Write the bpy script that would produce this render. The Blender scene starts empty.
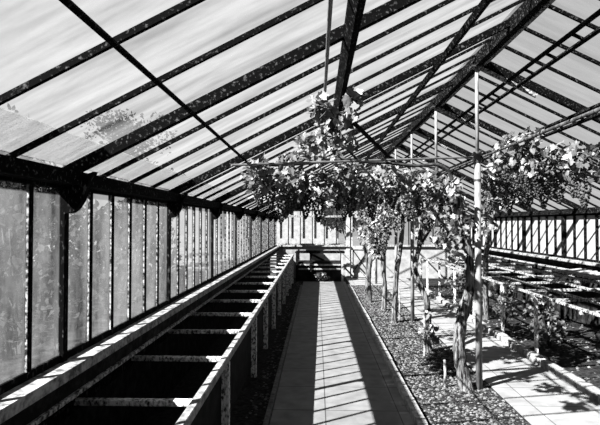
import bpy, bmesh, math, random
from mathutils import Vector, Matrix, Euler, noise

# ------------------------------------------------------------------ camera
scene = bpy.context.scene
col = scene.collection
F = 500.0                       # focal length in pixels of a 600 px wide picture
VX, VY = 317.0, 224.0           # where the lines along the house meet
EYE = 1.6
cam_d = bpy.data.cameras.new('camera')
cam_d.sensor_width = 36.0
cam_d.lens = 36.0 * F / 600.0
cam_d.clip_start = 0.05
cam_d.clip_end = 400
cam = bpy.data.objects.new('camera', cam_d)
col.objects.link(cam)
cam.location = (0, 0, EYE)
cam.rotation_euler = (math.radians(90) + math.atan((VY - 212.5) / F), 0, math.atan((VX - 300) / F))
scene.camera = cam

# ------------------------------------------------------------------ sky and sun
world = bpy.data.worlds.new('sky')
scene.world = world
world.use_nodes = True
wn = world.node_tree
wn.nodes.clear()
w_out = wn.nodes.new('ShaderNodeOutputWorld')
w_bg = wn.nodes.new('ShaderNodeBackground')
w_tc = wn.nodes.new('ShaderNodeTexCoord')
w_sep = wn.nodes.new('ShaderNodeSeparateXYZ')
w_ramp = wn.nodes.new('ShaderNodeValToRGB')
wn.links.new(w_tc.outputs['Generated'], w_sep.inputs[0])
wn.links.new(w_sep.outputs['Z'], w_ramp.inputs[0])
e = w_ramp.color_ramp.elements
e[0].position = 0.0; e[0].color = (0.55, 0.55, 0.55, 1)
e[1].position = 0.85; e[1].color = (0.06, 0.06, 0.06, 1)
m_ = w_ramp.color_ramp.elements.new(0.42); m_.color = (0.47, 0.47, 0.47, 1)
m_ = w_ramp.color_ramp.elements.new(0.58); m_.color = (0.16, 0.16, 0.16, 1)
wn.links.new(w_ramp.outputs[0], w_bg.inputs['Color'])
w_bg.inputs['Strength'].default_value = 1.0
wn.links.new(w_bg.outputs[0], w_out.inputs['Surface'])

SDX, SDY = 0.97, 0.66           # horizontal travel of the sunlight per metre of fall
sun_d = bpy.data.lights.new('sun', 'SUN')
sun_d.energy = 46.0
sun_d.angle = math.radians(0.5)
sun = bpy.data.objects.new('sun', sun_d)
col.objects.link(sun)
sun.location = (-8, -6, 10)
sun.rotation_euler = Vector((SDX, SDY, -1)).to_track_quat('-Z', 'Y').to_euler()

scene.view_settings.view_transform = 'Standard'
scene.view_settings.look = 'None'
scene.view_settings.exposure = 0.0
scene.view_settings.gamma = 1.0
scene.view_settings.use_curve_mapping = False

R = random.Random(11)

# ------------------------------------------------------------------ materials (a black and white world)
def g(v): return (v, v, v, 1)

def base_mat(name):
    m = bpy.data.materials.new(name)
    m.use_nodes = True
    nt = m.node_tree
    nt.nodes.clear()
    out = nt.nodes.new('ShaderNodeOutputMaterial')
    return m, nt, out

def noise_mat(name, dark, light, scale=8.0, stretch=(1, 1, 1), lo=0.35, hi=0.65, rough=0.8, spec=0.2,
              bump=0.0, detail=6.0, third=None):
    m, nt, out = base_mat(name)
    b = nt.nodes.new('ShaderNodeBsdfPrincipled')
    tc = nt.nodes.new('ShaderNodeTexCoord')
    mp = nt.nodes.new('ShaderNodeMapping'); mp.inputs['Scale'].default_value = stretch
    nz = nt.nodes.new('ShaderNodeTexNoise')
    nz.inputs['Scale'].default_value = scale; nz.inputs['Detail'].default_value = detail
    nz.inputs['Roughness'].default_value = 0.65
    rp = nt.nodes.new('ShaderNodeValToRGB')
    rp.color_ramp.elements[0].position = lo; rp.color_ramp.elements[0].color = g(dark)
    rp.color_ramp.elements[1].position = hi; rp.color_ramp.elements[1].color = g(light)
    nt.links.new(tc.outputs['Object'], mp.inputs[0])
    nt.links.new(mp.outputs[0], nz.inputs['Vector'])
    nt.links.new(nz.outputs['Fac'], rp.inputs[0])
    nt.links.new(rp.outputs[0], b.inputs['Base Color'])
    b.inputs['Roughness'].default_value = rough
    b.inputs['Specular IOR Level'].default_value = spec
    if bump:
        bp = nt.nodes.new('ShaderNodeBump')
        bp.inputs['Strength'].default_value = bump; bp.inputs['Distance'].default_value = 0.02
        nt.links.new(nz.outputs['Fac'], bp.inputs['Height'])
        nt.links.new(bp.outputs[0], b.inputs['Normal'])
    nt.links.new(b.outputs[0], out.inputs[0])
    return m

def glass_mat(name, clear, dirt_lo, dirt_hi, dirt_col, scale=3.0, stretch=(1, 1, 1), trans=0.75, gloss=0.0):
    """window glass: see-through, with a film of streaky dirt that catches the light"""
    m, nt, out = base_mat(name)
    tr = nt.nodes.new('ShaderNodeBsdfTransparent'); tr.inputs[0].default_value = g(clear)
    tl = nt.nodes.new('ShaderNodeBsdfTranslucent'); tl.inputs[0].default_value = g(dirt_col)
    df = nt.nodes.new('ShaderNodeBsdfDiffuse'); df.inputs[0].default_value = g(dirt_col)
    mx1 = nt.nodes.new('ShaderNodeMixShader'); mx1.inputs[0].default_value = 1 - trans
    nt.links.new(tl.outputs[0], mx1.inputs[1]); nt.links.new(df.outputs[0], mx1.inputs[2])
    tc = nt.nodes.new('ShaderNodeTexCoord')
    mp = nt.nodes.new('ShaderNodeMapping'); mp.inputs['Scale'].default_value = stretch
    nz = nt.nodes.new('ShaderNodeTexNoise')
    nz.inputs['Scale'].default_value = scale; nz.inputs['Detail'].default_value = 7; nz.inputs['Roughness'].default_value = 0.7
    mr = nt.nodes.new('ShaderNodeMapRange')
    mr.inputs[1].default_value = 0.3; mr.inputs[2].default_value = 0.7
    mr.inputs[3].default_value = dirt_lo; mr.inputs[4].default_value = dirt_hi
    nt.links.new(tc.outputs['Object'], mp.inputs[0]); nt.links.new(mp.outputs[0], nz.inputs['Vector'])
    nt.links.new(nz.outputs['Fac'], mr.inputs[0])
    mx = nt.nodes.new('ShaderNodeMixShader')
    nt.links.new(mr.outputs[0], mx.inputs[0])
    nt.links.new(tr.outputs[0], mx.inputs[1]); nt.links.new(mx1.outputs[0], mx.inputs[2])
    last = mx
    if gloss:
        gl = nt.nodes.new('ShaderNodeBsdfGlossy'); gl.inputs['Roughness'].default_value = 0.03
        gl.inputs[0].default_value = g(0.9)
        mg = nt.nodes.new('ShaderNodeMixShader'); mg.inputs[0].default_value = gloss
        nt.links.new(mx.outputs[0], mg.inputs[1]); nt.links.new(gl.outputs[0], mg.inputs[2])
        last = mg
    nt.links.new(last.outputs[0], out.inputs[0])
    return m

def leaf_mat(name, lo, hi, trans, rough=0.45, spec=0.35):
    m, nt, out = base_mat(name)
    df = nt.nodes.new('ShaderNodeBsdfPrincipled'); df.inputs['Roughness'].default_value = rough
    df.inputs['Specular IOR Level'].default_value = spec
    tl = nt.nodes.new('ShaderNodeBsdfTranslucent')
    geo = nt.nodes.new('ShaderNodeNewGeometry')
    mr = nt.nodes.new('ShaderNodeMapRange'); mr.inputs[3].default_value = lo; mr.inputs[4].default_value = hi
    cb = nt.nodes.new('ShaderNodeCombineColor')
    nt.links.new(geo.outputs['Random Per Island'], mr.inputs[0])
    for k in range(3): nt.links.new(mr.outputs[0], cb.inputs[k])
    nt.links.new(cb.outputs[0], df.inputs['Base Color']); nt.links.new(cb.outputs[0], tl.inputs[0])
    mx = nt.nodes.new('ShaderNodeMixShader'); mx.inputs[0].default_value = trans
    nt.links.new(df.outputs[0], mx.inputs[1]); nt.links.new(tl.outputs[0], mx.inputs[2])
    nt.links.new(mx.outputs[0], out.inputs[0])
    return m

def slab_mat(name, lo, hi, bw, bh, off=0.0, shift=0.0):
    """stone flags with dark joints"""
    m, nt, out = base_mat(name)
    b = nt.nodes.new('ShaderNodeBsdfPrincipled'); b.inputs['Roughness'].default_value = 0.85
    b.inputs['Specular IOR Level'].default_value = 0.1
    tc = nt.nodes.new('ShaderNodeTexCoord')
    br = nt.nodes.new('ShaderNodeTexBrick')
    br.inputs['Scale'].default_value = 1.0
    br.inputs['Brick Width'].default_value = bw; br.inputs['Row Height'].default_value = bh
    br.inputs['Mortar Size'].default_value = 0.005; br.inputs['Mortar Smooth'].default_value = 0.2
    br.inputs['Color1'].default_value = g(hi); br.inputs['Color2'].default_value = g(hi * 0.85)
    br.inputs['Mortar'].default_value = g(lo)
    br.offset = off
    nz = nt.nodes.new('ShaderNodeTexNoise'); nz.inputs['Scale'].default_value = 7; nz.inputs['Detail'].default_value = 8
    mr = nt.nodes.new('ShaderNodeMapRange'); mr.inputs[1].default_value = 0.3; mr.inputs[2].default_value = 0.7
    mr.inputs[3].default_value = 0.72; mr.inputs[4].default_value = 1.1
    ml = nt.nodes.new('ShaderNodeMix'); ml.data_type = 'RGBA'; ml.blend_type = 'MULTIPLY'; ml.inputs[0].default_value = 1.0
    mpb = nt.nodes.new('ShaderNodeMapping'); mpb.inputs['Location'].default_value = (shift, 0, 0)
    nt.links.new(tc.outputs['Object'], mpb.inputs[0]); nt.links.new(mpb.outputs[0], br.inputs['Vector']); nt.links.new(tc.outputs['Object'], nz.inputs['Vector'])
    nt.links.new(nz.outputs['Fac'], mr.inputs[0])
    nt.links.new(br.outputs['Color'], ml.inputs[6]); nt.links.new(mr.outputs[0], ml.inputs[7])
    nt.links.new(ml.outputs[2], b.inputs['Base Color'])
    bp = nt.nodes.new('ShaderNodeBump'); bp.inputs['Strength'].default_value = 0.3; bp.inputs['Distance'].default_value = 0.01
    nt.links.new(nz.outputs['Fac'], bp.inputs['Height']); nt.links.new(bp.outputs[0], b.inputs['Normal'])
    nt.links.new(b.outputs[0], out.inputs[0])
    return m

M = {}
M['dark_timber'] = noise_mat('dark_timber', 0.0015, 0.05, 60, (1, 1, 0.4), 0.56, 0.68, 0.9, 0.02, 0.3)
M['roof_timber'] = noise_mat('roof_timber', 0.0013, 0.06, 55, (1, 1, 1), 0.56, 0.7, 0.9, 0.02, 0.2)
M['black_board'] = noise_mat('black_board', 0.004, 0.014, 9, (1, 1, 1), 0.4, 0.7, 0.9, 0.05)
M['worn_timber'] = noise_mat('worn_timber', 0.01, 0.26, 45, (1, 1, 1), 0.42, 0.6, 0.85, 0.1, 0.4)
M['pale_leg'] = noise_mat('pale_leg', 0.03, 0.55, 45, (1, 1, 0.6), 0.4, 0.58, 0.85, 0.1, 0.3)
M['pale_timber'] = noise_mat('pale_timber', 0.07, 0.24, 20, (1, 1, 1), 0.35, 0.65, 0.8, 0.1, 0.3)
M['white_paint'] = noise_mat('white_paint', 0.12, 0.25, 10, (1, 1, 1), 0.35, 0.6, 0.6, 0.2)
M['sill'] = noise_mat('sill', 0.05, 0.24, 22, (1, 1, 1), 0.38, 0.62, 0.85, 0.1, 0.3)
M['brick_wall'] = noise_mat('brick_wall', 0.004, 0.03, 10, (1, 1, 1), 0.45, 0.8, 0.95, 0.05, 0.4)
M['white_wall'] = noise_mat('white_wall', 0.12, 0.2, 6, (1, 1, 1), 0.35, 0.65, 0.9, 0.1, 0.2)
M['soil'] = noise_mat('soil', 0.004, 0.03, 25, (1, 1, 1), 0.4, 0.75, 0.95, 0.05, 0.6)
M['outside_ground'] = noise_mat('outside_ground', 0.008, 0.03, 3, (1, 1, 1), 0.35, 0.65, 0.95, 0.05, 0.3)
M['yard'] = noise_mat('yard', 0.045, 0.08, 0.8, (1, 1, 1), 0.35, 0.65, 0.95, 0.05)
M['gravel'] = leaf_mat('gravel', 0.002, 0.10, 0.0, 0.9, 0.1)
M['slab'] = slab_mat('slab', 0.03, 0.12, 0.62, 0.62, 0.0, -0.07)
M['slab_rough'] = slab_mat('slab_rough', 0.04, 0.15, 0.9, 0.5, 0.0, -0.1)
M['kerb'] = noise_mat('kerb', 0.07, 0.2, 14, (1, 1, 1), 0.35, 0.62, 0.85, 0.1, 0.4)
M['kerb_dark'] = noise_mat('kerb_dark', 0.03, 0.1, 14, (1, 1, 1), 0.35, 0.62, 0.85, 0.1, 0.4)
M['pole_paint'] = noise_mat('pole_paint', 0.05, 0.16, 12, (1, 1, 0.4), 0.35, 0.6, 0.5, 0.3)
M['iron'] = noise_mat('iron', 0.01, 0.04, 12, (1, 1, 1), 0.4, 0.7, 0.5, 0.4)
M['iron_grey'] = noise_mat('iron_grey', 0.008, 0.06, 30, (1, 1, 1), 0.45, 0.65, 0.6, 0.2)
M['wire'] = noise_mat('wire', 0.05, 0.12, 12, (1, 1, 1), 0.4, 0.7, 0.5, 0.4)
M['bark'] = noise_mat('bark', 0.004, 0.13, 55, (1, 1, 0.09), 0.42, 0.6, 0.9, 0.1, 0.9)
M['cane'] = noise_mat('cane', 0.006, 0.04, 20, (1, 1, 1), 0.4, 0.7, 0.9, 0.1, 0.5)
M['leaf'] = leaf_mat('leaf', 0.005, 0.16, 0.25)
M['leaf_low'] = leaf_mat('leaf_low', 0.012, 0.07, 0.2)
M['leaf_outside'] = leaf_mat('leaf_outside', 0.004, 0.022, 0.2, 0.9, 0.05)
M['grape'] = noise_mat('grape', 0.006, 0.025, 10, (1, 1, 1), 0.4, 0.6, 0.6, 0.2)
M['roof_glass'] = glass_mat('roof_glass', 0.92, 0.003, 0.07, 0.5, 2.2, (0.6, 4.0, 0.6), 0.8)
M['grimy_shade_glass'] = glass_mat('grimy_shade_glass', 0.9, 0.72, 0.98, 0.17, 5.0, (0.6, 4.0, 0.6), 0.9)  # streaky film made thick enough to keep sun off the path's right edge
M['wall_glass'] = glass_mat('wall_glass', 0.9, 0.0, 0.085, 0.5, 3.0, (1, 1, 0.35), 0.8, 0.02)
M['white_glass'] = glass_mat('white_glass', 0.6, 0.6, 0.95, 0.3, 4.0, (1, 1.4, 0.35), 0.35)
M['far_glass'] = glass_mat('far_glass', 0.93, 0.01, 0.05, 0.5, 3.0, (1, 1, 0.6), 0.8)

# ------------------------------------------------------------------ mesh helpers
class MB:
    def __init__(s): s.v = []; s.f = []
    def add(s, vs, fs):
        n = len(s.v); s.v += [tuple(v) for v in vs]; s.f += [tuple(i + n for i in f) for f in fs]; return s
    def box(s, x0, x1, y0, y1, z0, z1):
        return s.add([(x0, y0, z0), (x1, y0, z0), (x1, y1, z0), (x0, y1, z0), (x0, y0, z1), (x1, y0, z1), (x1, y1, z1), (x0, y1, z1)],
                     [(0, 3, 2, 1), (4, 5, 6, 7), (0, 1, 5, 4), (1, 2, 6, 5), (2, 3, 7, 6), (3, 0, 4, 7)])
    def bar(s, p0, p1, w, h, up=(0, 0, 1), drop=0.0):
        """square timber from p0 to p1; w across, h along up; drop shifts it down along its own up axis"""
        p0 = Vector(p0); p1 = Vector(p1); d = (p1 - p0).normalized(); u = Vector(up)
        sd = d.cross(u)
        if sd.length < 1e-4: sd = d.cross(Vector((1, 0, 0)))
        sd.normalize(); u = sd.cross(d).normalized()
        p0 = p0 - u * drop; p1 = p1 - u * drop
        c = 0.12 * min(w, h)
        pr = [(-w/2 + c, -h/2), (w/2 - c, -h/2), (w/2, -h/2 + c), (w/2, h/2 - c), (w/2 - c, h/2), (-w/2 + c, h/2), (-w/2, h/2 - c), (-w/2, -h/2 + c)]
        vs = [p0 + sd * a + u * b for a, b in pr] + [p1 + sd * a + u * b for a, b in pr]
        fs = [(i, (i + 1) % 8, 8 + (i + 1) % 8, 8 + i) for i in range(8)] + [tuple(range(7, -1, -1)), tuple(range(8, 16))]
        return s.add(vs, fs)
    def tube(s, pts, rad, n=8, rough=0.0, seed=0):
        pts = [Vector(p) for p in pts]
        if not isinstance(rad, (list, tuple)): rad = [rad] * len(pts)
        rings = []; ref = Vector((0.31, 0.9, 0.27))
        for i, p in enumerate(pts):
            d = (pts[min(i + 1, len(pts) - 1)] - pts[max(i - 1, 0)]).normalized()
            a = d.cross(ref)
            if a.length < 0.1: a = d.cross(Vector((1, 0, 0)))
            a.normalize(); b = d.cross(a).normalized()
            ring = []
            for k in range(n):
                t = 2 * math.pi * k / n
                r = rad[i]
                if rough: r *= 1 + rough * noise.noise(Vector((math.cos(t) * 2 + seed, math.sin(t) * 2, i * 0.45)))
                ring.append(p + (a * math.cos(t) + b * math.sin(t)) * r)
            rings.append(ring)
        vs = [v for r_ in rings for v in r_]
        fs = []
        for i in range(len(pts) - 1):
            for k in range(n):
                fs.append((i * n + k, i * n + (k + 1) % n, (i + 1) * n + (k + 1) % n, (i + 1) * n + k))
        fs.append(tuple(range(n - 1, -1, -1))); m0 = (len(pts) - 1) * n
        fs.append(tuple(range(m0, m0 + n)))
        return s.add(vs, fs)
    def prism(s, poly, y0, y1):
        """polygon in X,Z pushed from y0 to y1"""
        n = len(poly)
        vs = [(x, y0, z) for x, z in poly] + [(x, y1, z) for x, z in poly]
        fs = [tuple(range(n)), tuple(range(2 * n - 1, n - 1, -1))] + [(i, i + n, (i + 1) % n + n, (i + 1) % n) for i in range(n)]
        return s.add(vs, fs)
    def build(s, name, mat, parent=None, smooth=False):
        me = bpy.data.meshes.new(name)
        o = bpy.data.objects.new(name, me); col.objects.link(o)
        off = Vector((0, 0, 0))
        if parent is not None:
            o.parent = parent
            p = parent
            while p is not None: off += p.location; p = p.parent
        me.from_pydata([(v[0] - off.x, v[1] - off.y, v[2] - off.z) for v in s.v], [], s.f)
        bm = bmesh.new(); bm.from_mesh(me); bmesh.ops.recalc_face_normals(bm, faces=bm.faces); bm.to_mesh(me); bm.free()
        if smooth:
            for p in me.polygons: p.use_smooth = True
        me.materials.append(mat); me.update()
        return o

def raw(name, vs, fs, mat, parent=None):
    """mesh without touching normals (leaves)"""
    me = bpy.data.meshes.new(name); o = bpy.data.objects.new(name, me); col.objects.link(o)
    off = Vector((0, 0, 0))
    if parent is not None:
        o.parent = parent; p = parent
        while p is not None: off += p.location; p = p.parent
    me.from_pydata([(v[0] - off.x, v[1] - off.y, v[2] - off.z) for v in vs], [], fs)
    me.materials.append(mat); me.update()
    return o

def empty(name, loc):
    o = bpy.data.objects.new(name, None); col.objects.link(o); o.location = loc; o.empty_display_size = 0.1
    return o

def tag(o, label=None, cat=None, group=None, kind=None):
    if label: o['label'] = label
    if cat: o['category'] = cat
    if group: o['group'] = group
    if kind: o['kind'] = kind
    return o

def P(px, py, Y):
    """the place seen at a pixel of the photograph, Y metres down the house"""
    return Vector(((px - VX) * Y / F, Y, EYE + (VY - py) * Y / F))

# ------------------------------------------------------------------ the house: measures
XL, XR, XRIDGE = -1.22, 4.38, 1.58
ZE, ZR = 1.88, 3.28
K = (ZR - ZE) / (XRIDGE - XL)
Y0, Y1 = -2.74, 15.0
SILL = 0.945
BAY = 1.7
def zl(x): return ZE + K * (x - XL)
def zr(x): return ZR - K * (x - XRIDGE)
NL = Vector((-K, 0, 1)).normalized()
NR = Vector((K, 0, 1)).normalized()
def frange(a, b, s):
    out = []; k = 0
    while a + k * s <= b + 1e-6: out.append(a + k * s); k += 1
    return out

# ---- ground, floor, paths
MB().box(-40, 45, -15, 70, -0.30, -0.06).build('ground', M['outside_ground'])['kind'] = 'structure'
tag(MB().box(-40, 45, 18.5, 69.9, -0.1, -0.05).build('yard', M['yard']), kind='structure')
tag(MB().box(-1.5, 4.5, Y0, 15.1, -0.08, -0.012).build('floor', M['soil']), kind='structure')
tag(MB().box(-0.38, 0.78, Y0 + 0.1, 13.95, -0.03, 0.0).build('path', M['slab']), kind='structure')
tag(MB().box(1.72, 2.50, Y0 + 0.1, 13.2, -0.03, 0.0).build('path', M['slab_rough']), kind='structure')
tag(MB().box(0.86, 2.62, 13.25, 14.9, -0.03, 0.001).build('path', M['slab_rough']), kind='structure')
mb = MB()
for i, y in enumerate(frange(Y0 + 0.1, 12.8, 1.2)):
    mb.box(-0.425, -0.385, y, y + 1.19, -0.03, 0.035)
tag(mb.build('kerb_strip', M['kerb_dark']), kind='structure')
mb = MB()
for i, y in enumerate(frange(Y0 + 0.1, 12.8, 0.6)):
    j = R.uniform(-0.006, 0.006)
    mb.box(0.785 + j, 0.86 + j, y, y + 0.585, -0.03, 0.055 + R.uniform(-0.006, 0.006))
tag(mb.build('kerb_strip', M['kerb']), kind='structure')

# ---- left dwarf wall
wall = tag(MB().box(-1.62, -1.40, Y0, Y1, -0.05, SILL - 0.05).box(-1.40, -1.145, Y0, Y1, 0.78, SILL - 0.05).build('wall_left', M['brick_wall']), kind='structure')
MB().box(-1.27, -1.115, Y0, Y1, SILL - 0.05, SILL).build('sill', M['sill'], wall)
MB().bar((-1.135, Y0, 0.80), (-1.135, Y1, 0.80), 0.018, 0.022).build('ledge', M['worn_timber'], wall)
# wall plate along the eaves
pl = MB().box(-1.27, -1.12, Y0, Y1, 1.785, 1.848).box(-1.28, -1.24, Y0, Y1, 1.80, 1.862)
pl.build('wall_plate', M['roof_timber'], wall)
posts_l = frange(2.36 - 3 * BAY, Y1, BAY)
for y in posts_l:
    MB().box(-1.245, -1.20, y - 0.022, y + 0.022, SILL, 1.785).build('post', M['dark_timber'], wall)
    poly = [(-1.20, 1.765), (-1.20, 1.65), (-1.165, 1.655), (-1.14, 1.675), (-1.115, 1.715), (-1.10, 1.765), (-1.06, 1.85), (-1.12, 1.83)]
    MB().prism(poly, y - 0.022, y + 0.022).build('bracket', M['dark_timber'], wall)
wn_ = 0
for y in posts_l:
    ya, yb = y + 0.022, min(y + BAY - 0.022, Y1)
    if yb - ya < 0.2: continue
    wn_ += 1
    fr = MB().box(-1.245, -1.212, ya, yb, SILL, SILL + 0.035).box(-1.25, -1.205, ya, yb, 1.77, 1.785)
    w = tag(fr.build('window_%d' % wn_, M['dark_timber']), kind='structure')
    n = 6
    for k in range(1, n):
        yy = y + BAY * k / n
        if yy > Y1 - 0.05: continue
        mb = MB().box(-1.235, -1.205, yy - 0.0095, yy + 0.0095, SILL + 0.035, 1.772)
        mb.build('mullion', M['dark_timber'], w)
        MB().box(-1.221, -1.212, yy - 0.0145, yy - 0.0097, SILL + 0.035, 1.772).build('putty', M['worn_timber'], w)
    mb = MB()
    for k in range(n):
        p, q = y + BAY * k / n + 0.013, min(y + BAY * (k + 1) / n - 0.013, Y1)
        if q > p: mb.box(-1.226, -1.222, p, q, SILL + 0.035, 1.772)
    mb.build('glass', M['wall_glass'], w)

# ---- right dwarf wall and its whitened panes
wall = tag(MB().box(4.34, 4.6, Y0, Y1, -0.05, SILL).build('wall_right', M['brick_wall']), kind='structure')
MB().box(4.30, 4.62, Y0, Y1, SILL, SILL + 0.05).build('sill', M['sill'], wall)
MB().box(4.28, 4.45, Y0, Y1, 1.77, 1.86).build('wall_plate', M['roof_timber'], wall)
posts_r = frange(4.97 - 4 * BAY + 0.6, Y1, BAY)
for y in posts_r:
    MB().box(4.32, 4.43, y - 0.04, y + 0.04, SILL + 0.05, 1.77).build('post', M['dark_timber'], wall)
for y in posts_r:
    ya, yb = y + 0.04, min(y + BAY - 0.04, Y1)
    if yb - ya < 0.2: continue
    wn_ += 1
    fr = MB().box(4.355, 4.40, ya, yb, SILL + 0.05, SILL + 0.09).box(4.36, 4.40, ya, yb, 1.74, 1.77)
    w = tag(fr.build('window_%d' % wn_, M['dark_timber']), kind='structure')
    n = 5
    for k in range(1, n):
        yy = y + BAY * k / n
        if yy > Y1 - 0.05: continue
        MB().box(4.345, 4.395, yy - 0.02, yy + 0.02, SILL + 0.09, 1.74).build('mullion', M['dark_timber'], w)
    mb = MB()
    for k in range(n):
        p, q = y + BAY * k / n + 0.02, min(y + BAY * (k + 1) / n - 0.02, Y1)
        if q > p: mb.box(4.375, 4.379, p, q, SILL + 0.09, 1.74)
    mb.build('glass', M['white_glass'], w)

# ---- end gable wall with door
DX0, DX1 = 0.98, 1.62
wall = tag(MB().box(XL, DX0, Y1, Y1 + 0.2, -0.05, SILL - 0.02).box(DX1, XR, Y1, Y1 + 0.2, -0.05, SILL - 0.02)
           .build('wall_back', M['white_wall']), kind='structure')
MB().box(XL, DX0, Y1 - 0.06, Y1 + 0.22, SILL - 0.02, SILL + 0.03).build('sill', M['pale_timber'], wall)
MB().box(DX1, XR, Y1 - 0.06, Y1 + 0.22, SILL - 0.02, SILL + 0.03).build('sill', M['pale_timber'], wall)
MB().box(XL, DX0 - 0.1, Y1 + 0.02, Y1 + 0.08, 1.80, 1.86).box(DX1 + 0.1, XR, Y1 + 0.02, Y1 + 0.08, 1.80, 1.86).build('transom', M['worn_timber'], wall)
for x0, x1 in ((DX0 - 0.11, DX0), (DX1, DX1 + 0.1)):
    zt = zl(x0) - 0.05 if x1 < XRIDGE else zr(x1) - 0.05
    MB().box(x0, x1, Y1 - 0.02, Y1 + 0.1, 0.0, zt).build('door_post', M['white_paint'], wall)
MB().box(DX0, DX1, Y1, Y1 + 0.08, 2.0, 2.07).build('door_head', M['white_paint'], wall)
wn_ += 1
w = tag(MB().box(XL, DX0 - 0.11, Y1 + 0.03, Y1 + 0.07, SILL + 0.03, SILL + 0.07).build('window_%d' % wn_, M['worn_timber']), kind='structure')
gl = MB()
xs = [x for x in frange(XL, XR, 0.36)]
for x in xs:
    if x < XL + 0.1 or DX0 - 0.2 < x < DX1 + 0.2: continue
    zt = (zl(x) if x < XRIDGE else zr(x)) - 0.04
    MB().box(x - 0.014, x + 0.014, Y1 + 0.03, Y1 + 0.07, SILL + 0.03, zt).build('mullion', M['dark_timber'], w)
gl.prism([(XL, SILL + 0.03), (DX0 - 0.11, SILL + 0.03), (DX0 - 0.11, zl(DX0 - 0.11) - 0.03), (XL, ZE - 0.03)], Y1 + 0.048, Y1 + 0.052)
gl.prism([(DX0, 2.07), (DX1, 2.07), (DX1, zr(DX1) - 0.03), (XRIDGE, ZR - 0.03), (DX0, zl(DX0) - 0.03)], Y1 + 0.048, Y1 + 0.052)
gl.prism([(DX1 + 0.1, SILL + 0.03), (XR, SILL + 0.03), (XR, ZE - 0.03), (DX1 + 0.1, zr(DX1 + 0.1) - 0.03)], Y1 + 0.048, Y1 + 0.052)
gl.build('glass', M['far_glass'], w)
d = tag(MB().box(DX0 + 0.01, DX0 + 0.08, Y1 + 0.01, Y1 + 0.06, 0.01, 1.99).box(DX1 - 0.08, DX1 - 0.01, Y1 + 0.01, Y1 + 0.06, 0.01, 1.99)
        .box(DX0 + 0.08, DX1 - 0.08, Y1 + 0.01, Y1 + 0.06, 1.9, 1.99).box(DX0 + 0.08, DX1 - 0.08, Y1 + 0.01, Y1 + 0.06, 0.01, 0.14)
        .box(DX0 + 0.08, DX1 - 0.08, Y1 + 0.01, Y1 + 0.06, 0.84, 0.94).build('door_1', M['white_paint']), kind='structure')
MB().box(DX0 + 0.08, DX1 - 0.08, Y1 + 0.035, Y1 + 0.05, 0.14, 0.84).build('lower_panel', M['white_wall'], d)
mb = MB().bar((DX0 + 0.09, Y1 + 0.02, 0.16), (DX1 - 0.09, Y1 + 0.02, 0.82), 0.02, 0.045, (0, 1, 0))
mb.build('cross_brace', M['dark_timber'], d)
MB().bar((DX0 + 0.09, Y1 + 0.022, 0.82), (DX1 - 0.09, Y1 + 0.022, 0.16), 0.02, 0.045, (0, 1, 0)).build('cross_brace', M['dark_timber'], d)
MB().box(DX0 + 0.08, DX1 - 0.08, Y1 + 0.03, Y1 + 0.034, 0.94, 1.9).build('glass', M['far_glass'], d)
MB().tube([(DX1 - 0.05, Y1 + 0.01, 0.98), (DX1 - 0.05, Y1 - 0.05, 0.98), (DX1 - 0.13, Y1 - 0.05, 0.98)], 0.01).build('door_handle', M['iron'], d)
# the near gable behind the viewer: boarded
tag(MB().prism([(-1.62, -0.05), (4.6, -0.05), (4.6, ZE - 0.12), (XRIDGE, ZR), (-1.62, ZE - 0.2)], Y0 - 0.1, Y0).build('wall_front', M['black_board']), kind='structure')

# ---- roof
roof = tag(empty('ceiling', (XRIDGE, 6, ZR)), kind='structure')
YA, YB = Y0, Y1 + 0.1
def slope_l(y, x0=XL - 0.06, x1=XRIDGE): return (x0, y, zl(x0)), (x1, y, zl(x1))
def slope_r(y, x0=XRIDGE, x1=XR + 0.06): return (x0, y, zr(x0)), (x1, y, zr(x1))
mains_l = posts_l
mains_r = frange(4.97 - 4 * BAY, Y1, BAY)
for y in mains_l:
    a, b = slope_l(y, XL - 0.02)
    MB().bar(a, b, 0.036, 0.06, NL, 0.038).build('rafter', M['roof_timber'], roof)
for y in mains_r:
    a, b = slope_r(y, XRIDGE, XR + 0.02)
    MB().bar(a, b, 0.045, 0.08, NR, 0.048).build('rafter', M['roof_timber'], roof)
STEP = BAY / 4
for y0 in mains_l:
    for k in (1, 2, 3):
        y = y0 + STEP * k
        if y < YB:
            a, b = slope_l(y); MB().bar(a, b, 0.016, 0.024, NL, 0.014).build('glazing_bar', M['roof_timber'], roof)
for y0 in mains_r:
    for k in (1, 2, 3):
        y = y0 + STEP * k
        if y < YB:
            a, b = slope_r(y); MB().bar(a, b, 0.02, 0.028, NR, 0.016).build('glazing_bar', M['roof_timber'], roof)
def pane_l(y0, y1):
    a, b = slope_l(y0); c, d_ = slope_l(y1)
    n = NL * 0.004
    vs = [Vector(a), Vector(b), Vector(d_), Vector(c)]
    return vs, n
def glass_bay(slope, y0, y1, N):
    a, b = slope(y0); c, d_ = slope(y1)
    vs = [Vector(v) for v in (a, b, d_, c)]
    vs = vs + [v + N * 0.004 for v in vs]
    MB().add(vs, [(0, 3, 2, 1), (4, 5, 6, 7), (0, 1, 5, 4), (1, 2, 6, 5), (2, 3, 7, 6), (3, 0, 4, 7)]).build('roof_glass', M['roof_glass'], roof)
for y in mains_l: glass_bay(slope_l, y, min(y + BAY, YB), NL)
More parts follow.
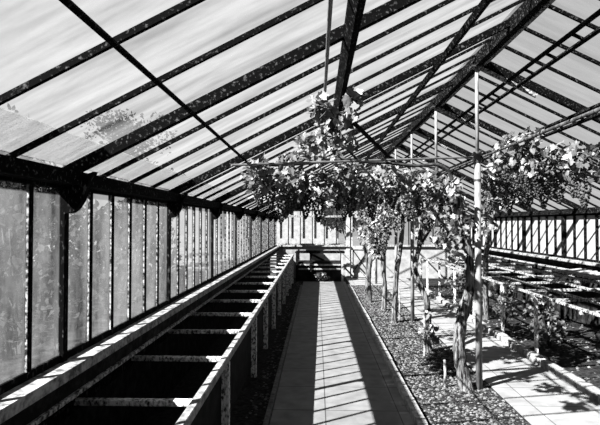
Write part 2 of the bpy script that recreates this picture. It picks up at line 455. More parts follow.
# grimy strip added along the lowest left panes, near-opaque to shade the path
for y in mains_l:
    a, b = slope_l(y, XL + 0.0, XL + 0.19); c, d_ = slope_l(min(y + BAY, YB), XL + 0.0, XL + 0.19)
    vs = [Vector(v) + NL * 0.006 for v in (a, b, d_, c)]; vs += [v + NL * 0.002 for v in vs]
    MB().add(vs, [(0, 3, 2, 1), (4, 5, 6, 7), (0, 1, 5, 4), (1, 2, 6, 5), (2, 3, 7, 6), (3, 0, 4, 7)]).build('grimy_shade_band', M['grimy_shade_glass'], roof)
glass_bay(slope_r, YA, mains_r[0], NR) if mains_r[0] > YA + 0.05 else None
for y in mains_r: glass_bay(slope_r, y, min(y + BAY, YB), NR)
# ridge
MB().box(XRIDGE - 0.025, XRIDGE + 0.025, YA, YB, ZR - 0.13, ZR + 0.02).build('ridge_beam', M['roof_timber'], roof)
MB().box(XRIDGE + 0.05, XRIDGE + 0.085, YA, YB, ZR - 0.12, ZR - 0.05).build('ridge_batten', M['worn_timber'], roof)
# purlins on the left slope
for x, w_, h_, yb, dz in ((-0.589, 0.016, 0.018, YB, 0.072), (0.154, 0.036, 0.08, 4.1, 0.1), (0.968, 0.035, 0.045, YB, 0.1)):
    z = zl(x) - dz
    MB().bar((x, YA, z), (x, yb, z), w_, h_, NL).build('purlin', M['roof_timber'], roof)
MB().tube([(0.05, YA, zl(0.05) - 0.10), (0.05, YB, zl(0.05) - 0.10)], 0.009).build('sash_rod', M['wire'], roof)
# right slope: double rails with short rungs between (the opening lights)
for x in (1.93, 2.6):
    z = zr(x) - 0.12
    u = Vector((1, 0, -K)).normalized() * 0.055
    for s in (-1, 1):
        c = Vector((x, 0, z)) + u * s
        MB().bar((c.x, YA, c.z), (c.x, YB, c.z), 0.028, 0.035, NR).build('rail', M['roof_timber'], roof)
    for y in frange(YA + 0.1, YB, STEP):
        c = Vector((x, y, z))
        MB().bar(c - u * 0.95, c + u * 0.95, 0.025, 0.02, NR).build('rung', M['roof_timber'], roof)
# ties from the ridge poles over to the left rafters, and struts
JZ = EYE + 0.66
def tie(p, q, r=0.010, name='tie_rod', mat='wire'): MB().tube([p, q], r, 8).build(name, M[mat], roof)
tie((XRIDGE, 4.97, JZ), (-0.68, 3.95, EYE + 0.468))
tie((XRIDGE, 6.67, EYE + 0.75), (-0.05, 5.76, EYE + 0.78))
tie((1.0, 6.36, EYE + 0.765), (0.22, 4.06, zl(0.22) - 0.1), 0.02, 'strut', 'roof_timber')
tie((XRIDGE, 8.37, EYE + 0.75), (-0.05, 7.46, EYE + 0.78))
for k in range(5):
    y = 4.97 + BAY * k
    a = Vector((XRIDGE, y, ZR - 0.13)); b = Vector((2.16, y, zr(2.16) - 0.13))
    MB().bar(a + Vector((0.02, 0, -0.0)), b, 0.03, 0.04, NR).build('gusset', M['worn_timber'], roof)

# ------------------------------------------------------------------ ridge poles
POLES = [4.97, 6.67, 8.37, 10.07, 11.77, 13.47]
pole_words = ['tall pale metal pole standing closest to the viewer beside the thick gnarled trunk',
              '',
              'slim metal pole standing between the leaning trunk and the third vine trunk',
              'third floor-standing metal pole down the vine row, deep in the leaves',
              'fourth floor-standing metal pole down the vine row, near the far end',
              'last pale metal pole of the row, nearest the far door']
for i, y in enumerate(POLES):
    if i == 1:          # only a rod, from the ridge down to the cross tie
        t = tag(empty('hanging_rod', (XRIDGE, y, EYE + 0.74)), 'thin pale rod hanging from the ridge just behind the near pole', 'rod')
        MB().tube([(XRIDGE, y, EYE + 0.72), (XRIDGE, y, ZR - 0.12)], 0.017, 10).build('rod', M['pole_paint'], t, True)
        MB().tube([(XRIDGE, y, EYE + 0.71), (XRIDGE, y, EYE + 0.78)], 0.03, 10).build('collar', M['iron'], t)
        MB().box(XRIDGE - 0.06, XRIDGE + 0.06, y - 0.05, y + 0.05, ZR - 0.135, ZR - 0.12).build('top_plate', M['iron'], t)
        continue
    t = empty('support_pole', (XRIDGE, y, 0))
    tag(t, pole_words[i], 'pole', 'metal poles holding up the ridge')
    MB().tube([(XRIDGE, y, -0.04), (XRIDGE, y, JZ)], 0.031, 12).build('lower_tube', M['pole_paint'], t, True)
    MB().tube([(XRIDGE, y, JZ), (XRIDGE, y, ZR - 0.12)], 0.017, 10).build('upper_rod', M['pole_paint'], t, True)
    MB().tube([(XRIDGE, y, JZ - 0.05), (XRIDGE, y, JZ + 0.05)], 0.042, 12).build('collar', M['iron'], t)
    MB().tube([(XRIDGE, y, JZ - 0.24), (XRIDGE, y, JZ - 0.22)], 0.035, 12).build('band', M['iron'], t)
    MB().box(XRIDGE - 0.06, XRIDGE + 0.06, y - 0.05, y + 0.05, ZR - 0.135, ZR - 0.12).build('top_plate', M['iron'], t)
tag(MB().tube([(XRIDGE + 0.045, 1.4, JZ), (XRIDGE + 0.045, 13.5, JZ)], 0.013, 10).build('trellis_rail', M['iron_grey'], None, True),
    'long thin metal pipe running along the poles above the vine leaves', 'rail')

# ------------------------------------------------------------------ left staging bench (open frame)
def rz(y): return 0.635 + (y - 3.0) * 0.011
bench = empty('staging_bench', (-0.66, 7, 0))
tag(bench, 'long open wooden staging bench with bare cross bars along the left windows', 'bench')
mb = MB(); ys = frange(0.6, 13.9, 1.9)
mb.bar((-0.67, 0.4, rz(0.4) - 0.03), (-0.67, 13.95, rz(13.95) - 0.03), 0.05, 0.055)
mb.build('top_rail', M['pale_timber'], bench)
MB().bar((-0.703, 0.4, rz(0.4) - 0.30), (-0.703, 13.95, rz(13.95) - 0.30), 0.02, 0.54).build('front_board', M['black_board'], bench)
MB().bar((-1.38, 0.4, rz(0.4) - 0.06), (-1.38, 13.95, rz(13.95) - 0.06), 0.025, 0.07).build('back_rail', M['dark_timber'], bench)
for y in [1.0, 2.3, 3.66, 5.3, 6.5, 7.7, 8.9, 10.1, 11.3, 12.5, 13.6]:
    MB().box(-0.695, -0.64, y - 0.03, y + 0.03, -0.02, rz(y) - 0.055).build('leg', M['pale_leg'], bench)
ry = random.Random(3)
for i in range(16):
    y = 1.12 + 0.85 * i + ry.uniform(-0.03, 0.03)
    z = rz(y) - 0.03
    MB().bar((-0.69, y, z), (-1.395, y + ry.uniform(-0.03, 0.03), z + ry.uniform(-0.012, 0.004)), 0.042, 0.034).build('cross_bar', M['pale_leg'], bench)
for x, z, lab in ((-0.98, 0.16, 'iron heating pipe under the left bench, nearer the wall'), (-0.83, 0.16, 'iron heating pipe under the left bench, nearer the path')):
    t = empty('heating_pipe', (x, 7, 0))
    tag(t, lab, 'pipe', 'heating pipes under the left bench')
    MB().tube([(x, 0.5, z), (x, 13.7, z)], 0.05, 14).build('pipe', M['iron'], t, True)
    for y in frange(1.5, 13, 2.4):
        MB().tube([(x, y, z), (x, y + 0.12, z)], 0.064, 14).build('joint', M['iron'], t)
        MB().box(x - 0.05, x + 0.05, y + 0.3, y + 0.36, -0.012, z - 0.03).build('foot', M['iron'], t)

# ------------------------------------------------------------------ bench across the far end
YE = 14.1
bench = empty('staging_bench', (0.1, YE, 0))
tag(bench, 'short wooden bench across the far end of the middle path', 'bench')
MB().bar((-0.60, YE, 0.80), (0.78, YE, 0.80), 0.05, 0.05).build('top_rail', M['dark_timber'], bench)
MB().bar((-0.60, YE + 0.6, 0.80), (0.78, YE + 0.6, 0.80), 0.05, 0.05).build('back_rail', M['dark_timber'], bench)
for x in (-0.6, -0.14, 0.32, 0.76):
    MB().bar((x, YE + 0.02, 0.80), (x + 0.02, YE + 0.6, 0.80), 0.04, 0.04).build('cross_bar', M['dark_timber'], bench)
for x, m in ((-0.57, 'dark_timber'), (-0.18, 'dark_timber'), (0.71, 'white_paint')):
    MB().box(x - 0.028, x + 0.028, YE - 0.03, YE + 0.03, -0.012, 0.775).build('leg', M[m], bench)
    MB().box(x - 0.028, x + 0.028, YE + 0.57, YE + 0.63, -0.012, 0.775).build('leg', M['dark_timber'], bench)
MB().bar((-0.18, YE + 0.03, 0.76), (0.2, YE + 0.5, 0.54), 0.05, 0.05).build('brace', M['dark_timber'], bench)
MB().box(-0.54, 0.68, YE + 0.08, YE + 0.56, 0.50, 0.54).build('shelf', M['black_board'], bench)
MB().box(-0.54, 0.68, YE + 0.06, YE + 0.09, -0.012, 0.50).build('front_board', M['black_board'], bench)
for z in (0.45, 0.33):
    MB().bar((-0.52, YE + 0.03, z), (0.66, YE + 0.03, z), 0.03, 0.045).build('slat', M['pale_timber'], bench)

# ------------------------------------------------------------------ right staging bench
bench = empty('staging_bench', (3.4, 9, 0))
tag(bench, 'long open wooden bench of bare rails along the right-hand wall', 'bench')
for x, z, m in ((2.66, 0.74, 'worn_timber'), (3.08, 0.73, 'worn_timber'), (3.5, 0.76, 'worn_timber'), (3.9, 0.78, 'worn_timber'), (4.22, 0.83, 'worn_timber')):
    MB().bar((x, 3.2, z), (x, 13.0, z), 0.035, 0.03).build('rail', M[m], bench)
for y in [3.4, 4.6, 6.2, 7.3, 8.6, 9.8, 11.0, 12.2, 12.9]:
    for x, z in ((2.66, 0.72), (3.5, 0.74), (4.22, 0.81)):
        MB().box(x - 0.018, x + 0.018, y - 0.018, y + 0.018, -0.02, z).build('leg', M['pale_leg'] if x < 3 else M['dark_timber'], bench)
for i in range(12):
    y = 3.5 + 0.82 * i
    MB().bar((2.64, y, 0.705), (4.24, y, 0.745), 0.035, 0.035).build('cross_bar', M['worn_timber'], bench)
for k in range(9):
    y = 7.0 + k * 0.15
    MB().bar((3.88, y, 0.83), (4.24, y, 0.87), 0.05, 0.04).build('slat', M['pale_timber'], bench)

# ------------------------------------------------------------------ edging stones along the right of the second path
stone_me = []
for v in range(4):
    bm = bmesh.new()
    bmesh.ops.create_cube(bm, size=1.0)
    bmesh.ops.subdivide_edges(bm, edges=bm.edges[:], cuts=3, use_grid_fill=True)
    for w in bm.verts:
        c = w.co.copy()
        q = Vector((c.x * 0.11, c.y * 0.385, c.z * 0.12))
        rr = 1 - 0.10 * max(0, abs(c.y) - 0.3) * 4 * (0.5 + abs(c.x)) - 0.12 * (max(0, c.z - 0.2)) * abs(c.x) * 4
        q.x *= rr; q.z *= 1 - 0.25 * max(0, abs(c.y) - 0.3) * 2
        n = noise.noise_vector(c * 2.2 + Vector((v * 9, 3, 1)))
        w.co = q + n * 0.007
    me = bpy.data.meshes.new('edging_stone'); bm.to_mesh(me); bm.free()
    for p in me.polygons: p.use_smooth = True
    me.materials.append(M['kerb']); stone_me.append(me)
for i, y in enumerate(frange(1.6, 12.9, 0.4)):
    o = bpy.data.objects.new('edging_stone', stone_me[i % 4]); col.objects.link(o)
    o.location = (2.565 + R.uniform(-0.012, 0.012), y, 0.012)
    o.rotation_euler = (0, 0, R.uniform(-0.025, 0.025) + (math.pi if i % 3 == 0 else 0))
    tag(o, 'pale rough edging stone in the row beside the right-hand path', 'stone', 'edging stones of the right-hand path')

# ------------------------------------------------------------------ leaves
OUT = [(0.0, 0.0), (0.16, -0.16), (0.40, -0.10), (0.34, 0.12), (0.55, 0.30), (0.32, 0.42), (0.26, 0.66), (0.0, 0.95),
       (-0.26, 0.66), (-0.32, 0.42), (-0.55, 0.30), (-0.34, 0.12), (-0.40, -0.10), (-0.16, -0.16)]
def add_leaf(V, Fc, pos, size, rnd, droop=0.6):
    nrm = Vector((rnd.gauss(-0.35, 0.7), rnd.gauss(-0.45, 0.7), rnd.gauss(droop, 0.55)))
    if nrm.length < 0.05: nrm = Vector((0, 0, 1))
    nrm.normalize()
    tip = Vector((rnd.gauss(0, 0.6), rnd.gauss(0, 0.6), rnd.gauss(-0.9, 0.4)))
    tip = tip - nrm * tip.dot(nrm)
    if tip.length < 0.05: tip = nrm.orthogonal()
    tip.normalize(); sd = tip.cross(nrm)
    n = len(V); cup = rnd.uniform(-0.3, 0.45)
    V.append(tuple(pos + tip * (0.3 * size)))
    for x, y in OUT:
        V.append(tuple(pos + sd * (x * size) + tip * (y * size) + nrm * (size * cup * (abs(x) * 0.7 + 0.35 * (y - 0.3) ** 2) + rnd.uniform(-0.03, 0.03) * size)))
    k = len(OUT)
    for i in range(k): Fc.append((n, n + 1 + i, n + 1 + (i + 1) % k))

SIMPLE = [(0.0, 0.0), (0.2, 0.3), (0.17, 0.65), (0.0, 1.0), (-0.17, 0.65), (-0.2, 0.3)]
def add_simple(V, Fc, pos, size, rnd):
    nrm = Vector((rnd.gauss(0, 1), rnd.gauss(0, 1), rnd.gauss(0.5, 0.7))).normalized()
    tip = Vector((rnd.gauss(0, 1), rnd.gauss(0, 1), rnd.gauss(0.1, 0.8)))
    tip = tip - nrm * tip.dot(nrm)
    if tip.length < 0.05: tip = nrm.orthogonal()
    tip.normalize(); sd = tip.cross(nrm); n = len(V)
    for x, y in SIMPLE: V.append(tuple(pos + sd * (x * size * 1.4) + tip * (y * size) + nrm * (abs(x) * size * 0.4)))
    k = len(SIMPLE); Fc.append(tuple(n + i for i in range(k)))

def inside(rnd):
    while True:
        v = Vector((rnd.uniform(-1, 1), rnd.uniform(-1, 1), rnd.uniform(-1, 1)))
        if v.length <= 1: return v

# grape bunches: a few shapes, shared
def bunch_mesh(seed):
    rnd = random.Random(seed); mb = MB()
    t = bmesh.new(); bmesh.ops.create_icosphere(t, subdivisions=1, radius=1.0)
    vs = [v.co.copy() for v in t.verts]; fs = [tuple(v.index for v in f.verts) for f in t.faces]; t.free()
    L = rnd.uniform(0.17, 0.24)
    for k in range(46):
        s = (k + 0.5) / 46
        r = 0.055 * (1 - s) ** 0.6 * (0.6 + 0.4 * min(1, s * 6)) + 0.004
        a = k * 2.4 + rnd.uniform(-0.4, 0.4)
        c = Vector((math.cos(a) * r, math.sin(a) * r, -0.02 - L * s)); q = rnd.uniform(0.011, 0.0145)
        mb.add([c + v * q for v in vs], fs)
    me = bpy.data.meshes.new('grape_bunch'); me.from_pydata(mb.v, [], mb.f)
    for p in me.polygons: p.use_smooth = True
    me.materials.append(M['grape']); return me
bunches = [bunch_mesh(s) for s in range(4)]
_t = MB().tube([(0, 0, -0.19), (0.004, 0, -0.05), (0.0, 0.006, 0.07)], [0.003, 0.004, 0.004], 6).build('stalk', M['cane'])
stalk_me = _t.data; bpy.data.objects.remove(_t)

def spline(pts, n=6):
    pts = [Vector(p) for p in pts]; out = []
    for i in range(len(pts) - 1):
        p0 = pts[max(i - 1, 0)]; p1 = pts[i]; p2 = pts[i + 1]; p3 = pts[min(i + 2, len(pts) - 1)]
        for k in range(n):
            t = k / n
            out.append(0.5 * ((2 * p1) + (-p0 + p2) * t + (2 * p0 - 5 * p1 + 4 * p2 - p3) * t * t + (-p0 + 3 * p1 - 3 * p2 + p3) * t ** 3))
    out.append(pts[-1]); return out

def in_house(p):
    top = (zl(p.x) if p.x < XRIDGE else zr(p.x)) - 0.10
    return XL + 0.12 < p.x < XR - 0.12 and p.z < top and p.z > 0.02

def vine(label, trunk, r0, r1, canes, clusters, grapes, seed, size=(0.042, 0.082), cane_r=0.02):
    """trunk: points; canes: lists of points; clusters: (centre, radii, leaves)"""
    rnd = random.Random(seed)
    base = Vector(trunk[0])
    t = empty('grapevine', (base.x, base.y, 0))
    tag(t, label, 'vine', 'grapevines trained up the row')
    pts = spline(trunk, 8)
    n = len(pts); rad = [r0 + (r1 - r0) * i / (n - 1) for i in range(n)]
    rad[0] *= 1.35; rad[1] *= 1.12
    MB().tube(pts, rad, 12, 0.35, seed).build('trunk', M['bark'], t, True)
    for c in canes:
        q = spline(c, 6); m = len(q)
        MB().tube(q, [cane_r * (1 - 0.6 * i / (m - 1)) for i in range(m)], 7, 0.3, seed).build('branch', M['cane'], t, True)
    V, Fc = [], []
    for c, rr, cnt in clusters:
        c = Vector(c)
        for _ in range(int(cnt * 2.1)):
            v = inside(rnd)
            p = c + Vector((v.x * rr[0], v.y * rr[1], v.z * rr[2]))
            if in_house(p): add_leaf(V, Fc, p, rnd.uniform(*size), rnd)
    raw('foliage', V, Fc, M['leaf'], t)
    for gpos in grapes:
        o = bpy.data.objects.new('grape_bunch', bunches[rnd.randrange(4)]); col.objects.link(o)
        o.parent = t; o.location = Vector(gpos) - t.location
        o.rotation_euler = (rnd.uniform(-0.1, 0.1), rnd.uniform(-0.1, 0.1), rnd.uniform(0, 6))
        st = bpy.data.objects.new('stalk', stalk_me); col.objects.link(st); st.parent = o
    return t

def cl(px, py, Y, rx, ry, n, ryd=0.35):
    """a clump of leaves seen at a pixel, its half width and half height in pixels too"""
    return (P(px, py, Y), (rx * Y / F, ryd, ry * Y / F), n)

# the big gnarled vine by the near pole
vine('thick gnarled grapevine trunk rising beside the near pole, its branch arching left under the roof',
     [(1.46, 4.95, -0.03), (1.40, 4.96, 0.25), (1.39, 4.97, 0.5), (1.44, 4.98, 0.75), (1.51, 5.0, 1.03), (1.48, 5.0, 1.4), (1.42, 5.0, 1.75), (1.36, 5.02, 2.0)],
     0.066, 0.034,
     [[(1.36, 5.02, 2.0), P(447, 171, 5.0), P(436, 165, 5.0), P(415, 166, 5.0), P(385, 163, 4.95), P(362, 161, 4.9), P(350, 152, 4.8), P(343, 140, 4.3), P(338, 125, 3.6), P(338, 108, 3.2)],
      [P(362, 161, 4.9), P(340, 160, 4.8), P(310, 163, 4.7), P(280, 165, 4.6), P(250, 165, 4.45)],
      [(1.42, 5.0, 1.75), P(440, 195, 5.1), P(425, 190, 5.2), P(405, 178, 5.3)]],
     [cl(250, 155, 4.1, 14, 9, 34, 0.2), cl(256, 176, 4.3, 16, 18, 70, 0.25), cl(308, 140, 3.9, 16, 9, 22, 0.2), cl(350, 142, 4.2, 10, 8, 14, 0.2), cl(285, 152, 4.6, 22, 10, 50, 0.25), cl(285, 180, 4.7, 24, 20, 105),
      cl(285, 204, 4.9, 8, 14, 30, 0.1), cl(303, 195, 4.9, 10, 14, 35, 0.15), cl(320, 187, 4.9, 20, 20, 80), cl(322, 106, 3.0, 13, 12, 22, 0.12), cl(354, 98, 3.1, 9, 9, 13, 0.1), cl(347, 118, 3.3, 9, 10, 9, 0.1),
      cl(330, 130, 3.5, 15, 18, 30, 0.15), cl(318, 152, 4.7, 25, 9, 30), cl(350, 175, 5.0, 22, 16, 90), cl(350, 198, 5.1, 18, 12, 60),
      cl(385, 182, 5.1, 22, 18, 95), cl(420, 185, 5.2, 22, 20, 90), cl(445, 192, 5.1, 16, 18, 60), cl(457, 220, 5.0, 12, 22, 45, 0.2),
      cl(455, 248, 5.0, 9, 14, 14, 0.15)],
     [P(x, y, Y) for x, y, Y in ((258, 180, 4.6), (270, 182, 4.5), (283, 196, 4.7), (292, 190, 4.6), (306, 192, 4.8), (318, 196, 4.8), (336, 190, 4.9), (352, 196, 4.9), (372, 192, 5.0), (392, 188, 5.0), (418, 190, 5.1))],
     5)
vine('leaning forked grapevine trunk second in the row, a leafy bush at its foot',
     [P(427, 351.5, 6.4), P(426, 335, 6.4), P(426.5, 318, 6.4), P(425, 300, 6.4), P(419, 284, 6.42), P(414, 268, 6.45), P(418, 247, 6.5), P(420, 225, 6.55), P(415, 200, 6.6)], 0.045, 0.026,
     [[P(415, 200, 6.6), (0.9, 6.5, 2.12), (0.5, 6.3, 2.17), (0.1, 6.2, 2.1)], [P(418, 247, 6.5), P(430, 228, 6.5), P(442, 205, 6.5)]],
     [cl(400, 195, 6.4, 18, 16, 70), cl(365, 192, 6.2, 24, 16, 90), cl(330, 195, 6.0, 22, 14, 70), cl(440, 215, 6.3, 18, 20, 80), cl(440, 240, 6.3, 10, 10, 16, 0.2),
      cl(428, 332, 6.2, 12, 11, 22, 0.15), cl(425, 312, 6.3, 6, 8, 6, 0.1)],
     [P(x, y, Y) for x, y, Y in ((345, 200, 6.0), (372, 200, 6.1), (410, 205, 6.2), (442, 222, 6.2), (430, 212, 6.3))], 6)
vine('slender dark grapevine trunk third in the row, leaning slightly right as it rises',
     [P(393, 322.5, 8.25), P(394, 300, 8.25), P(396, 270, 8.25), P(400, 245, 8.27), P(402, 219, 8.3), P(400, 190, 8.3)], 0.05, 0.03,
     [[P(400, 190, 8.3), (1.1, 8.1, 2.3), (0.7, 8.0, 2.35)], [P(402, 219, 8.3), (1.7, 8.1, 2.0), (2.1, 8.0, 2.2)]],
     [cl(415, 205, 8.0, 18, 14, 80), cl(380, 205, 8.0, 16, 14, 70), cl(420, 235, 8.0, 5, 10, 16, 0.2), cl(350, 200, 7.6, 20, 10, 60), cl(450, 205, 7.8, 16, 14, 70)],
     [P(x, y, Y) for x, y, Y in ((360, 203, 7.6), (425, 210, 7.8), (450, 212, 7.8))], 7)
vine('upright grapevine trunk fourth in the row, leaves hanging thickly down its left side',
     [(1.24, 9.4, -0.03), (1.26, 9.4, 0.4), (1.23, 9.4, 0.9), (1.28, 9.35, 1.4), (1.22, 9.3, 2.0)], 0.05, 0.028,
     [[(1.22, 9.3, 2.0), (1.0, 9.0, 2.25), (0.6, 8.8, 2.35)], [(1.23, 9.4, 0.9), (1.1, 9.1, 1.2), (1.05, 8.8, 1.7)]],
     [cl(378, 228, 8.6, 13, 22, 130, 0.3), cl(376, 250, 8.6, 9, 10, 40, 0.2), cl(395, 215, 8.6, 12, 14, 60)],
     [P(x, y, Y) for x, y, Y in ((372, 232, 8.4), (384, 240, 8.4))], 8)
vine('thin grapevine trunk fifth in the row, close behind the leaf-hung one',
     [(1.10, 10.4, -0.03), (1.07, 10.4, 0.5), (1.13, 10.4, 1.0), (1.16, 10.35, 1.6), (1.2, 10.3, 2.1)], 0.045, 0.028,
     [[(1.2, 10.3, 2.1), (0.9, 10.1, 2.3), (0.5, 9.9, 2.4)]],
     [cl(368, 215, 10, 14, 12, 90), cl(366, 235, 10, 8, 14, 50, 0.25), cl(395, 210, 10, 12, 12, 60)], [P(370, 222, 9.9)], 9)
vine('thin grapevine trunk at the far end of the row, near the cross path',
     [(1.15, 11.8, -0.03), (1.18, 11.8, 0.6), (1.12, 11.8, 1.2), (1.2, 11.85, 2.1)], 0.042, 0.026,
     [[(1.2, 11.85, 2.1), (1.5, 11.8, 2.35), (1.9, 11.7, 2.4)]],
     [cl(372, 212, 11.8, 14, 10, 80), cl(362, 232, 11.8, 5, 10, 24, 0.2)], [P(366, 216, 11.7)], 10)
# the vine of the right-hand bed, hung with grapes
vine('grapevine of the right-hand bed with a broad leafy head hung with bunches of grapes',
     [(2.86, 8.6, -0.03), (2.82, 8.5, 0.5), (2.76, 8.3, 1.0), (2.6, 7.6, 1.6), (2.4, 6.6, 2.0)], 0.05, 0.03,
     [[(2.4, 6.6, 2.0), (2.3, 5.9, 2.15), (2.3, 5.2, 2.2), (2.5, 4.4, 2.2)], [(2.4, 6.6, 2.0), (2.0, 6.0, 2.05), (1.8, 5.4, 2.1)]],
     [cl(512, 148, 5.1, 20, 14, 75, 0.3), cl(528, 138, 4.9, 10, 10, 26, 0.2), cl(500, 170, 5.3, 18, 20, 85), cl(492, 196, 5.6, 12, 16, 60), cl(535, 165, 5.0, 22, 16, 85),
      cl(558, 158, 4.8, 18, 16, 70), cl(525, 188, 5.3, 14, 10, 45), cl(552, 182, 5.0, 12, 10, 28), cl(585, 165, 4.6, 18, 22, 70), cl(505, 195, 6.5, 18, 10, 60), cl(485, 220, 6.4, 8, 14, 30, 0.2)],
     [P(x, y, Y) for x, y, Y in ((494, 178, 5.1), (503, 172, 5.0), (510, 180, 5.0), (518, 172, 4.9), (526, 182, 5.0), (534, 176, 4.9), (541, 183, 5.0), (548, 172, 4.8), (556, 178, 4.8), (506, 192, 5.3), (520, 190, 5.2), (488, 190, 5.4), (570, 176, 4.7), (580, 182, 4.6))],
     11)

# ------------------------------------------------------------------ stakes and low growth in the beds
stakes = [((1.25, 5.0), 0.26, 'short thin stake in the gravel just left of the thick gnarled trunk'),
          ((1.31, 6.2), 0.47, 'stake in the gravel beside the foot of the leaning vine trunk'),
          ((1.38, 8.5), 0.52, 'thin stake just right of the third vine trunk in the row'),
          ((3.30, 7.3), 0.5, 'short stake in the right-hand bed behind the front bench rail')]
for (x, y), h, lab in stakes:
    t = tag(MB().tube([(x, y, -0.05), (x + 0.01, y, h * 0.5), (x + 0.005, y + 0.01, h)], 0.013, 7).build('garden_stake', M['pale_timber']), lab, 'stake', 'stakes in the beds')

def low_plant(name, x, y, h, r, n, lab, seed, cat='plant', mat='leaf_low', size=(0.05, 0.09), group=None, simple=False, stems=5, z0=-0.01):
    rnd = random.Random(seed)
    t = empty(name, (x, y, 0)); tag(t, lab, cat, group)
    for k in range(stems):
        a = rnd.uniform(0, 6.28); rr = r * rnd.uniform(0.3, 0.8)
        q = spline([(x + 0.02 * math.cos(a), y + 0.02 * math.sin(a), z0 - 0.03), (x + rr * 0.4 * math.cos(a), y + rr * 0.4 * math.sin(a), z0 + h * 0.45), (x + rr * math.cos(a), y + rr * math.sin(a), z0 + h * 0.9)], 4)
        MB().tube(q, [0.012 * max(1, h / 1.2) * (1 - 0.6 * i / 8) for i in range(len(q))], 6).build('stem', M['cane'], t, True)
    V, Fc = [], []
    for _ in range(n):
        v = inside(rnd)
        p = Vector((x + v.x * r, y + v.y * r, z0 + h * 0.55 + v.z * h * 0.46))
        (add_simple if simple else add_leaf)(V, Fc, p, rnd.uniform(*size), rnd)
    raw('foliage', V, Fc, M[mat], t)
    return t
spots = [(2.95, 5.0, 0.5, 0.22, 'low leafy plant nearest the viewer in the right-hand bed'),
         (3.05, 6.7, 0.55, 0.28, 'low leafy plant under the front rail of the right bench'),
         (3.7, 6.0, 0.62, 0.3, 'dark leafy plant under the right bench close to the frame edge'),
         (2.9, 7.9, 0.6, 0.24, 'leafy plant behind the pale edging stones by the right bench'),
         (3.6, 8.2, 0.66, 0.35, 'dark leafy plant under the middle of the right bench'),
         (2.95, 9.6, 0.6, 0.26, 'leafy plant at the foot of the far right bench legs'),
         (3.7, 10.2, 0.62, 0.35, 'dark leafy plant deep under the far part of the right bench'),
         (3.2, 11.6, 0.6, 0.35, 'dark leafy plant under the far end of the right bench')]
for i, (x, y, h, r, lab) in enumerate(spots):
    low_plant('leafy_plant', x, y, h * 0.85, r * 0.8, int(75 * r / 0.28), lab, 40 + i, group='plants in the right-hand bed')
low_plant('leafy_plant', 0.1, 14.03, 0.26, 0.2, 60, 'small plant growing in the dark gap at the end of the middle path', 60, size=(0.05, 0.08)).location.y = 14.03

# gravel and leaf litter of the vine bed: nobody could count it
def litter(name, x0, x1, y0, y1, n, smin, smax, lab, cat, seed):
    rnd = random.Random(seed); mb = MB()
    for _ in range(n):
        y = y0 + (y1 - y0) * rnd.random() ** 1.3
        c = Vector((rnd.uniform(x0, x1), y, -0.008)); s = rnd.uniform(smin, smax)
        a = rnd.uniform(0, 6.28); e_ = rnd.uniform(0.5, 1.0); hh = s * rnd.uniform(0.3, 0.8)
        ring = [c + Vector((math.cos(a + k * 1.257) * s * rnd.uniform(0.7, 1.1), math.sin(a + k * 1.257) * s * e_ * rnd.uniform(0.7, 1.1), rnd.uniform(-0.004, 0.004))) for k in range(5)]
        top = c + Vector((rnd.uniform(-0.3, 0.3) * s, rnd.uniform(-0.3, 0.3) * s, hh))
        mb.add(ring + [top], [(k, (k + 1) % 5, 5) for k in range(5)])
    o = raw(name, mb.v, mb.f, M['gravel'])
    return tag(o, lab, cat, kind='stuff')
litter('gravel', 0.88, 1.70, 3.0, 13.2, 10500, 0.008, 0.022, 'loose pale gravel covering the vine bed between the two paths', 'gravel', 70)
litter('gravel', 2.66, 4.25, 3.0, 13.0, 1600, 0.012, 0.03, 'scattered stones and litter on the dark soil under the right bench', 'gravel', 71)
litter('gravel', -0.60, -0.44, 1.5, 13.9, 700, 0.010, 0.024, 'scattered stones on the dark strip between left bench and path', 'gravel', 72)

# ------------------------------------------------------------------ outside
def tree(x, y, h, r, lab, seed, n=1800, low=0.45):
    rnd = random.Random(seed)
    t = empty('tree', (x, y, -0.06)); tag(t, lab, 'tree', 'trees outside the glass')
    MB().tube([(x, y, -0.1), (x + 0.1, y, h * 0.3), (x, y, h * 0.75)], [0.03 * h, 0.022 * h, 0.01 * h], 9, 0.2, seed).build('trunk', M['bark'], t, True)
    V, Fc = [], []
    lobes = [(Vector((rnd.uniform(-0.55, 0.55) * r, rnd.uniform(-0.5, 0.5) * r, h * rnd.uniform(low, 0.86))), r * rnd.uniform(0.35, 0.55)) for _ in range(12)]
    for _ in range(n):
        c, q = rnd.choice(lobes); v = inside(rnd)
        add_simple(V, Fc, Vector((x, y, 0)) + c + v * q, rnd.uniform(0.14, 0.26), rnd)
    raw('crown', V, Fc, M['leaf_outside'], t)
tree(-9.4, 25, 7.6, 2.3, 'bushy tree outside beyond the left roof, its crown behind the sloping panes', 80, 2600, 0.5)
tree(-8.3, 13.5, 4.5, 1.9, 'broad dark tree outside at the far left, low behind the roof panes', 81, 3200, 0.3)
tree(-6.0, 19, 3.9, 1.6, 'tree outside beyond the far left corner of the glasshouse', 82)
tree(1.1, 20.5, 3.4, 1.0, 'dark tree outside behind the far door', 83)
tree(4.4, 21.5, 4.2, 1.5, 'tree outside beyond the right half of the far wall', 84)
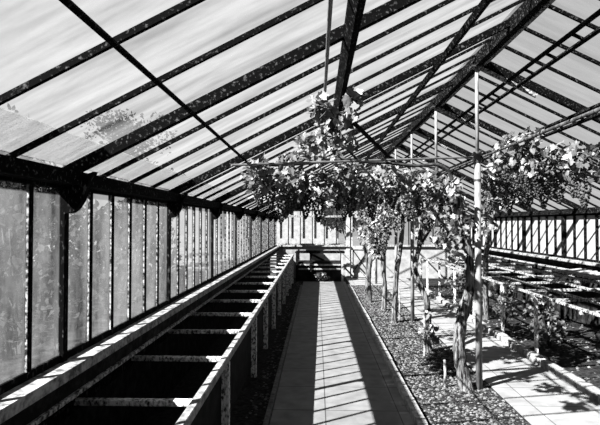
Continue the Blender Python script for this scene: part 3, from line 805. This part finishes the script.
shr = [(-2.3, 2.2, 1.7, 0.5), (-2.25, 3.15, 1.55, 0.4), (-2.5, 4.2, 1.8, 0.6), (-2.2, 5.6, 1.6, 0.5), (-2.4, 7.2, 1.75, 0.6)]
nth = ['nearest the viewer', 'behind the first full bay of panes', 'third from the viewer', 'fourth from the viewer', 'farthest from the viewer']
for i, (x, y, h, r) in enumerate(shr):
    low_plant('shrub', x, y, h, r, 420, 'leafy shrub outside the left windows, ' + nth[i], 90 + i, 'shrub', 'leaf_outside', (0.08, 0.14), 'shrubs outside the left windows', True, 6, -0.06)

rnd = random.Random(120); V, Fc = [], []
hd = empty('hedge', (-5.2, 9, -0.06)); tag(hd, 'long leafy hedge outside running behind the shrubs on the left', 'hedge')
for _ in range(4500):
    x, y, z = rnd.uniform(-5.7, -4.7), rnd.uniform(3, 15), rnd.uniform(0.0, 2.2)
    z *= 0.9 + 0.16 * noise.noise(Vector((x, y * 0.7, 0)))
    add_simple(V, Fc, Vector((x, y, z)), rnd.uniform(0.14, 0.24), rnd)
raw('foliage', V, Fc, M['leaf_outside'], hd)
for y in frange(3.4, 15, 1.3):
    MB().tube([(-5.2, y, -0.1), (-5.2 + rnd.uniform(-0.1, 0.1), y + 0.1, 0.8), (-5.2, y, 1.7)], [0.05, 0.04, 0.02], 7).build('stem', M['cane'], hd)
# the neighbouring glasshouse seen through the far wall
b = empty('glasshouse', (-1.2, 26, -0.06)); tag(b, 'white neighbouring glasshouse outside beyond the far wall', 'building')
gx0, gx1, gy0, gy1 = -4.5, 1.0, 24.0, 30.0
MB().box(gx0, gx1, gy0, gy1, -0.06, 0.9).build('wall', M['white_wall'], b)
mb = MB()
mb.prism([(gx0 - 0.2, 2.3), (gx1 + 0.2, 2.3), (-1.75, 3.6)], gy0, gy1)
mb.build('roof', M['white_wall'], b)
for x in frange(gx0, gx1, 0.55):
    MB().box(x - 0.035, x + 0.035, gy0 + 0.03, gy0 + 0.06, 0.9, 2.3).build('glazing_bar', M['dark_timber'], b)
MB().box(gx0, gx1, gy0 + 0.06, gy0 + 0.1, 0.9, 2.3).build('window', M['white_wall'], b)
